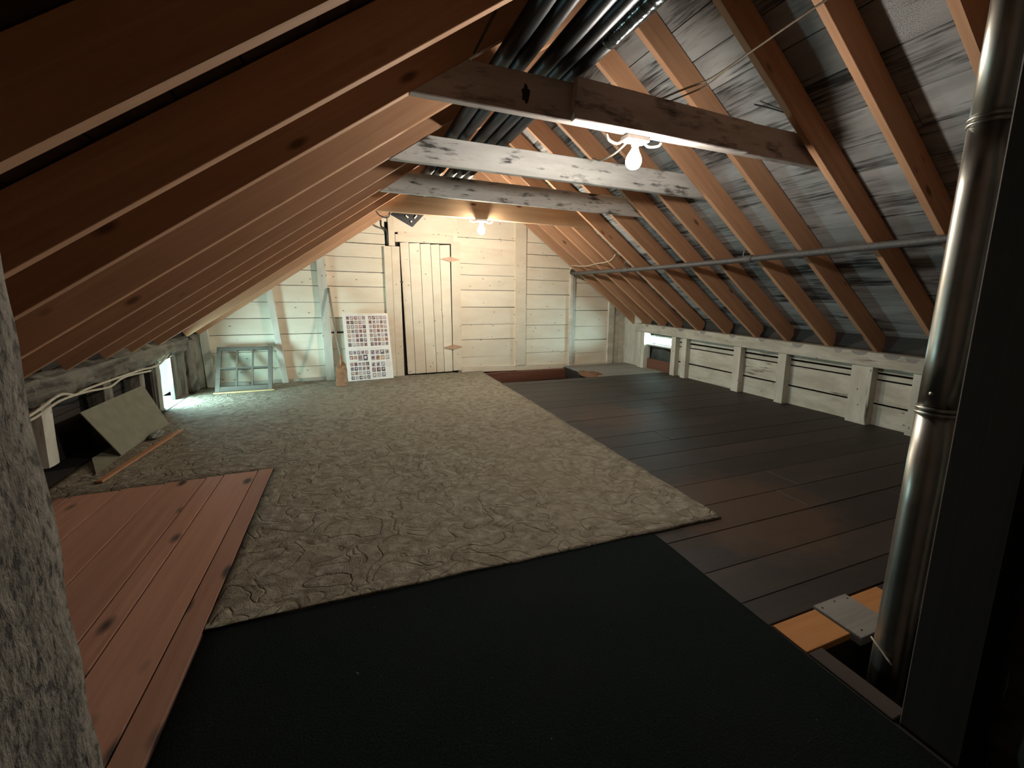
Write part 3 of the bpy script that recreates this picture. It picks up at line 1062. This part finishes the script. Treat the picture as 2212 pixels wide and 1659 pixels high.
rr = .047
zs = [(-.30, .84), (.84, 1.62), (1.62, 2.75)]
for z0, z1 in zs:
    L = z1 - z0
    lathe('pipe_section', [(rr, 0), (rr, L * .25), (rr, L * .5), (rr, L * .75), (rr, L)], flue_mat(z0), 'flue', fp, 40)
for z in (.84, 1.62):
    for dz in (0, .014):
        lathe('crimp_ring', [(rr, -.006), (rr + .0045, -.003), (rr + .0045, .003), (rr, .006)], flue_mat(z + dz), 'flue', fp, 40)
lathe('screw_head', [(.006, 0), (.007, .003), (.004, .006)], frame(flue_mat(.90).translation + V((-rr, .0, 0)), (0, 1, 0), (0, 0, 1)) , 'flue', fp, 10)

po = thing('post', (1.42, .5, 0), 'dark brown square wooden post beside the flue pipe', 'post')
plank('timber', (1.425, .50, -.05), (1.425, .50, 1.08 * 2.0), (1, 0, 0), .158, .136, 'brownpost', po, .004)
rough_block('stone_pillar', (1.40, -.15, 0), (1.75, .405, 2.1), .05, .02, 'stone', 'rough dark stone pillar at the right edge behind the post', 'pillar', 9, 7)
th = tag(box('threshold_board', (1.335, .575, -.012), (1.40, .83, .006), 'brownpost', None, .003, axis=1), 'narrow dark board edging the hole around the flue pipe', 'board')
for x0, x1, y0, y1, mt, lb in ((1.335, 1.558, .835, .968, 'orangeboard', 'orange floor patch board next to the teal rug'),
                               (1.562, 1.745, .800, .978, 'greyboard', 'pale grey nailed patch board in front of the flue pipe'),
                               (1.749, 1.925, .835, .966, 'orangeboard', 'orange patch board partly hidden behind the flue pipe')):
    t = thing('patch_board', ((x0 + x1) / 2, (y0 + y1) / 2, 0), lb, 'board', 'patch boards by the flue')
    zt = .004 if mt == 'orangeboard' else .012
    box('board', (x0, y0, -.022), (x1, y1, zt), mt, t, .002, axis=0)
    if mt == 'greyboard':
        for xx, yy in ((1.58, .955), (1.66, .962), (1.725, .955), (1.60, .825), (1.70, .83)):
            lathe('nail', [(.004, 0), (.004, .001), (.002, .002)], Matrix.Translation((xx, yy, zt)), 'darkcable', t, 8)
kb = tag(tube('wire_tie', [(1.478, .665, .05), (1.50, .74, .08), (1.56, .75, .03), (1.60, .70, .005)], .003, 'cable'), 'thin wire wrapped round the foot of the flue pipe', 'wire')

# ------------------------------------------------------------------ things against the gable wall
# six pane sash
sh = thing('window_sash', (-1.19, 5.99, .015), 'old grey six-pane window sash leaning against the white gable wall', 'window sash')
S0 = V((-1.475, 5.985, .023))
SX = V((.565, .012, -.002))
SY = V((.0, .30, .49)) - V((0, 0, .016))
sm = frame(S0, SX, SY)
w, h = .565, .57
fw = .046
poly('stile', sm, [(0, 0), (fw, 0), (fw, h), (0, h)], .035, 'greysash', sh, .003)
poly('stile', sm, [(w - fw, 0), (w, 0), (w, h), (w - fw, h)], .035, 'greysash', sh, .003)
poly('rail', sm, [(fw, 0), (w - fw, 0), (w - fw, .06), (fw, .06)], .035, 'greysash', sh, .003)
poly('rail', sm, [(fw, h - .045), (w - fw, h - .045), (w - fw, h), (fw, h)], .035, 'greysash', sh, .003)
iw, ih = w - 2 * fw, h - .105
for k in (1, 2):
    xx = fw + iw * k / 3
    poly('muntin', sm, [(xx - .008, .06), (xx + .008, .06), (xx + .008, h - .045), (xx - .008, h - .045)], .028, 'greysash', sh)
yy = .06 + ih / 2
for k in range(3):
    xa, xb = fw + iw * k / 3 + (.008 if k else 0), fw + iw * (k + 1) / 3 - (.008 if k < 2 else 0)
    poly('muntin', sm, [(xa, yy - .008), (xb, yy - .008), (xb, yy + .008), (xa, yy + .008)], .028, 'greysash', sh)
    for za, zb in ((.06, yy - .008), (yy + .008, h - .045)):
        poly('pane', sm @ Matrix.Translation((0, 0, -.014)), [(xa, za), (xb, za), (xb, zb), (xa, zb)], .003, 'glass', sh)
tag(plank('lath_strip', (-1.47, 5.915, .022), (-.88, 5.935, .022), (0, 1, 0), .035, .012, 'lath', None, .001), 'pale wooden lath lying on the carpet in front of the window sash', 'lath')

# poster
P0, P1, P2 = V((-.082, 6.205, .018)), V((.488, 6.265, .022)), V((-.148, 6.40, .885))
ps = thing('poster', (P0 + P1) / 2, 'white poster of small bird pictures in rows, leaning beside the door', 'poster')
pm = frame(P0, P1 - P0, P2 - P0)
pw, ph = (P1 - P0).length, (P2 - P0).length
poly('card', pm, [(0, 0), (pw, 0), (pw, ph), (0, ph)], .006, 'paper', ps)
pal = [(.30, .20, .20), (.36, .25, .24), (.22, .18, .22), (.40, .36, .38), (.42, .26, .16), (.10, .08, .10), (.45, .40, .42), (.30, .14, .13), (.28, .30, .38), (.36, .33, .30)]
vs, fs, cs = [], [], []


def quad(u0, v0, u1, v1, c, z=.0006):
    b = len(vs)
    for u, v in ((u0, v0), (u1, v0), (u1, v1), (u0, v1)):
        vs.append((u * pw, (1 - v) * ph, z))
    fs.append((b, b + 1, b + 2, b + 3))
    cs.append(c)


def pic(u, v, du, dv):
    c = random.choice(pal)
    k = R(.8, 1.25)
    quad(u, v, u + du, v + dv, tuple(x * k for x in c))
    c2 = random.choice([(.62, .55, .50), (.12, .08, .08), (.45, .30, .22), (.70, .66, .62), (.30, .12, .10)])
    a, b = R(.15, .4), R(.2, .45)
    quad(u + du * a, v + dv * b, u + du * (a + R(.3, .5)), v + dv * (b + R(.3, .5)), c2, .0009)
    quad(u + du * R(.3, .6), v + dv * R(.1, .3), u + du * .8, v + dv * .45, c2, .0010)


def block(u0, v0, cols, rws, su, sv, du, dv, skip=()):
    for j in range(rws):
        for i in range(cols):
            if (i, j) not in skip:
                pic(u0 + i * su, v0 + j * sv, du, dv)


block(.075, .040, 5, 7, .085, .0665, .068, .052)
block(.555, .040, 5, 7, .083, .0665, .066, .052)
block(.075, .555, 5, 1, .085, .07, .068, .055)
block(.075, .628, 2, 1, .09, .07, .072, .055)
block(.255, .620, 2, 1, .112, .09, .095, .085)
block(.535, .555, 4, 1, .108, .085, .088, .068)
block(.535, .640, 4, 1, .108, .085, .088, .068)
block(.075, .730, 5, 4, .085, .067, .068, .052)
block(.535, .740, 3, 1, .105, .08, .082, .068)
block(.535, .820, 3, 2, .105, .082, .082, .066)
for u0, u1, v in ((.06, .25, .018), (.30, .46, .018), (.53, .66, .018), (.24, .78, .527), (.08, .25, .715)):
    quad(u0, v, u1, v + .004, (.55, .48, .44))
for k in range(5):
    quad(.86, .85 + k * .022, .86 + R(.06, .1), .853 + k * .022, (.68, .63, .58))
for k in range(24):
    for rad in (.045, .028, .012):
        a, b2_ = 2 * math.pi * k / 24, 2 * math.pi * (k + 1) / 24
        b = len(vs)
        for an, q in ((a, rad), (b2_, rad), (b2_, rad - .004), (a, rad - .004)):
            vs.append((.905 * pw + math.cos(an) * q * .9, .225 * ph + math.sin(an) * q * .9, .0006))
        fs.append((b, b + 1, b + 2, b + 3))
        cs.append((.5, .46, .44))
me = bpy.data.meshes.new('printed_pictures')
me.from_pydata(vs, [], fs)
ca = me.color_attributes.new('print', 'FLOAT_COLOR', 'CORNER')
for p in me.polygons:
    for li in p.loop_indices:
        ca.data[li].color = (*cs[p.index], 1)
place(link('printed_pictures', me, 'print'), pm, ps)

# spade
sv = thing('spade', (-.155, 5.93, .01), 'long-handled spade with a reddish brown blade leaning between poster and sash', 'spade')
bl = frame(V((-.155, 5.905, .020)), (1, -.08, 0), (-.06, .42, 1.0))
bp = [(-.062, 0), (.062, 0), (.066, .20), (.052, .275), (.022, .32), (-.022, .32), (-.052, .275), (-.066, .20)]
poly('blade', bl, bp, .012, 'rust', sv, .003)
tube('socket', [bl @ V((0, .26, .004)), bl @ V((0, .40, -.005))], .017, 'rust', sv, 10)
hb = bl @ V((0, .37, -.005))
tube('handle', [hb, V((-.205, 6.25, .75)), V((-.250, gy(-.25, .075), 1.215))], .014, 'handle', sv, 10, 4)

# ------------------------------------------------------------------ left clutter
pn = tag(poly('grey_panel', frame((0, 0, 0), (1, 0, 0), (0, 1, 0)), [(0, 0), (1, 0), (1, 1), (0, 1)], .006, 'card'), 'grey-green fibreboard sheet leaning against the low left wall', 'board')
q = [V((-1.515, 3.82, .03)), V((-1.50, 4.66, .02)), V((-1.690, 4.78, .345)), V((-1.690, 3.82, .35))]
mw = frame(q[0], q[1] - q[0], q[3] - q[0])
inv = mw.inverted()
bpy.data.objects.remove(pn, do_unlink=True)
pn = poly('grey_panel', mw, [tuple((inv @ p)[:2]) for p in q], .006, 'card')
tag(pn, 'grey-green fibreboard sheet leaning against the low left wall', 'board')
fq = [V((-1.525, 3.50, .022)), V((-1.53, 4.10, .022)), V((-1.625, 4.30, .045)), V((-1.640, 3.75, .05))]
mw = frame(fq[0], fq[1] - fq[0], fq[3] - fq[0])
inv = mw.inverted()
fo = poly('board_offcut', mw, [tuple((inv @ p)[:2]) for p in fq], .008, 'card')
tag(fo, 'narrow grey-green board offcut lying below the leaning sheet', 'board')


def lump(name, c, s, mat, label, cat, seed, amp=.45, sub=3):
    bm = bmesh.new()
    bmesh.ops.create_icosphere(bm, subdivisions=sub, radius=1)
    for v in bm.verts:
        k = 1 + amp * mnoise.noise(v.co * 1.9 + V((seed, 0, 0))) + amp * .4 * mnoise.noise(v.co * 5 + V((seed, 3, 0)))
        v.co = V((v.co.x * s[0], v.co.y * s[1], max(v.co.z, -.35) * s[2])) * k
    me = bpy.data.meshes.new(name)
    bm.to_mesh(me)
    bm.free()
    return tag(place(link(name, me, mat), Matrix.Translation(V(c))), label, cat)


lump('plastic_scrap', (-1.465, 4.28, .035), (.03, .10, .022), 'plasticbag', 'crumpled clear plastic scrap at the foot of the leaning sheet', 'plastic', 4)
tag(plank('wood_strip', (-1.44, 3.32, .026), (-1.345, 4.40, .026), (1, 0, 0), .035, .014, 'redlath', None, .002), 'thin reddish wooden strip lying on the carpet near the left wall', 'strip')
c1 = thing('wall_cable', (-1.69, 3.3, .45), 'pair of pale cables stapled along the low left wall', 'cable')
tube('cable_run', [(-1.69, 2.2, .40), (-1.69, 3.0, .44), (-1.69, 3.34, .455), (-1.685, 3.62, .51), (-1.69, 3.80, .475), (-1.69, 3.98, .485), (-1.69, 4.73, .48), (-1.69, 5.05, .465), (-1.69, 5.25, .475), (-1.70, 5.5, .53)], .009, 'cable', c1)
tube('cable_run', [(-1.69, 2.2, .37), (-1.69, 3.0, .41), (-1.69, 3.36, .43), (-1.685, 3.62, .475), (-1.69, 3.95, .465), (-1.69, 4.25, .44), (-1.69, 4.5, .47), (-1.69, 5.0, .44)], .008, 'cable', c1)

# ------------------------------------------------------------------ right far corner
lump('tarp_bundle', (4.558, 5.74, .20), (.030, .30, .135), 'tarp', 'dark sheet bundled up below the right window', 'tarp', 12, .25)
sd = lump('sawdust_pile', (3.33, 5.85, -.03), (.16, .30, .05), 'sawdust', 'brown sawdust spilling at the edge of the gap in the floor', 'sawdust', 21, .35)
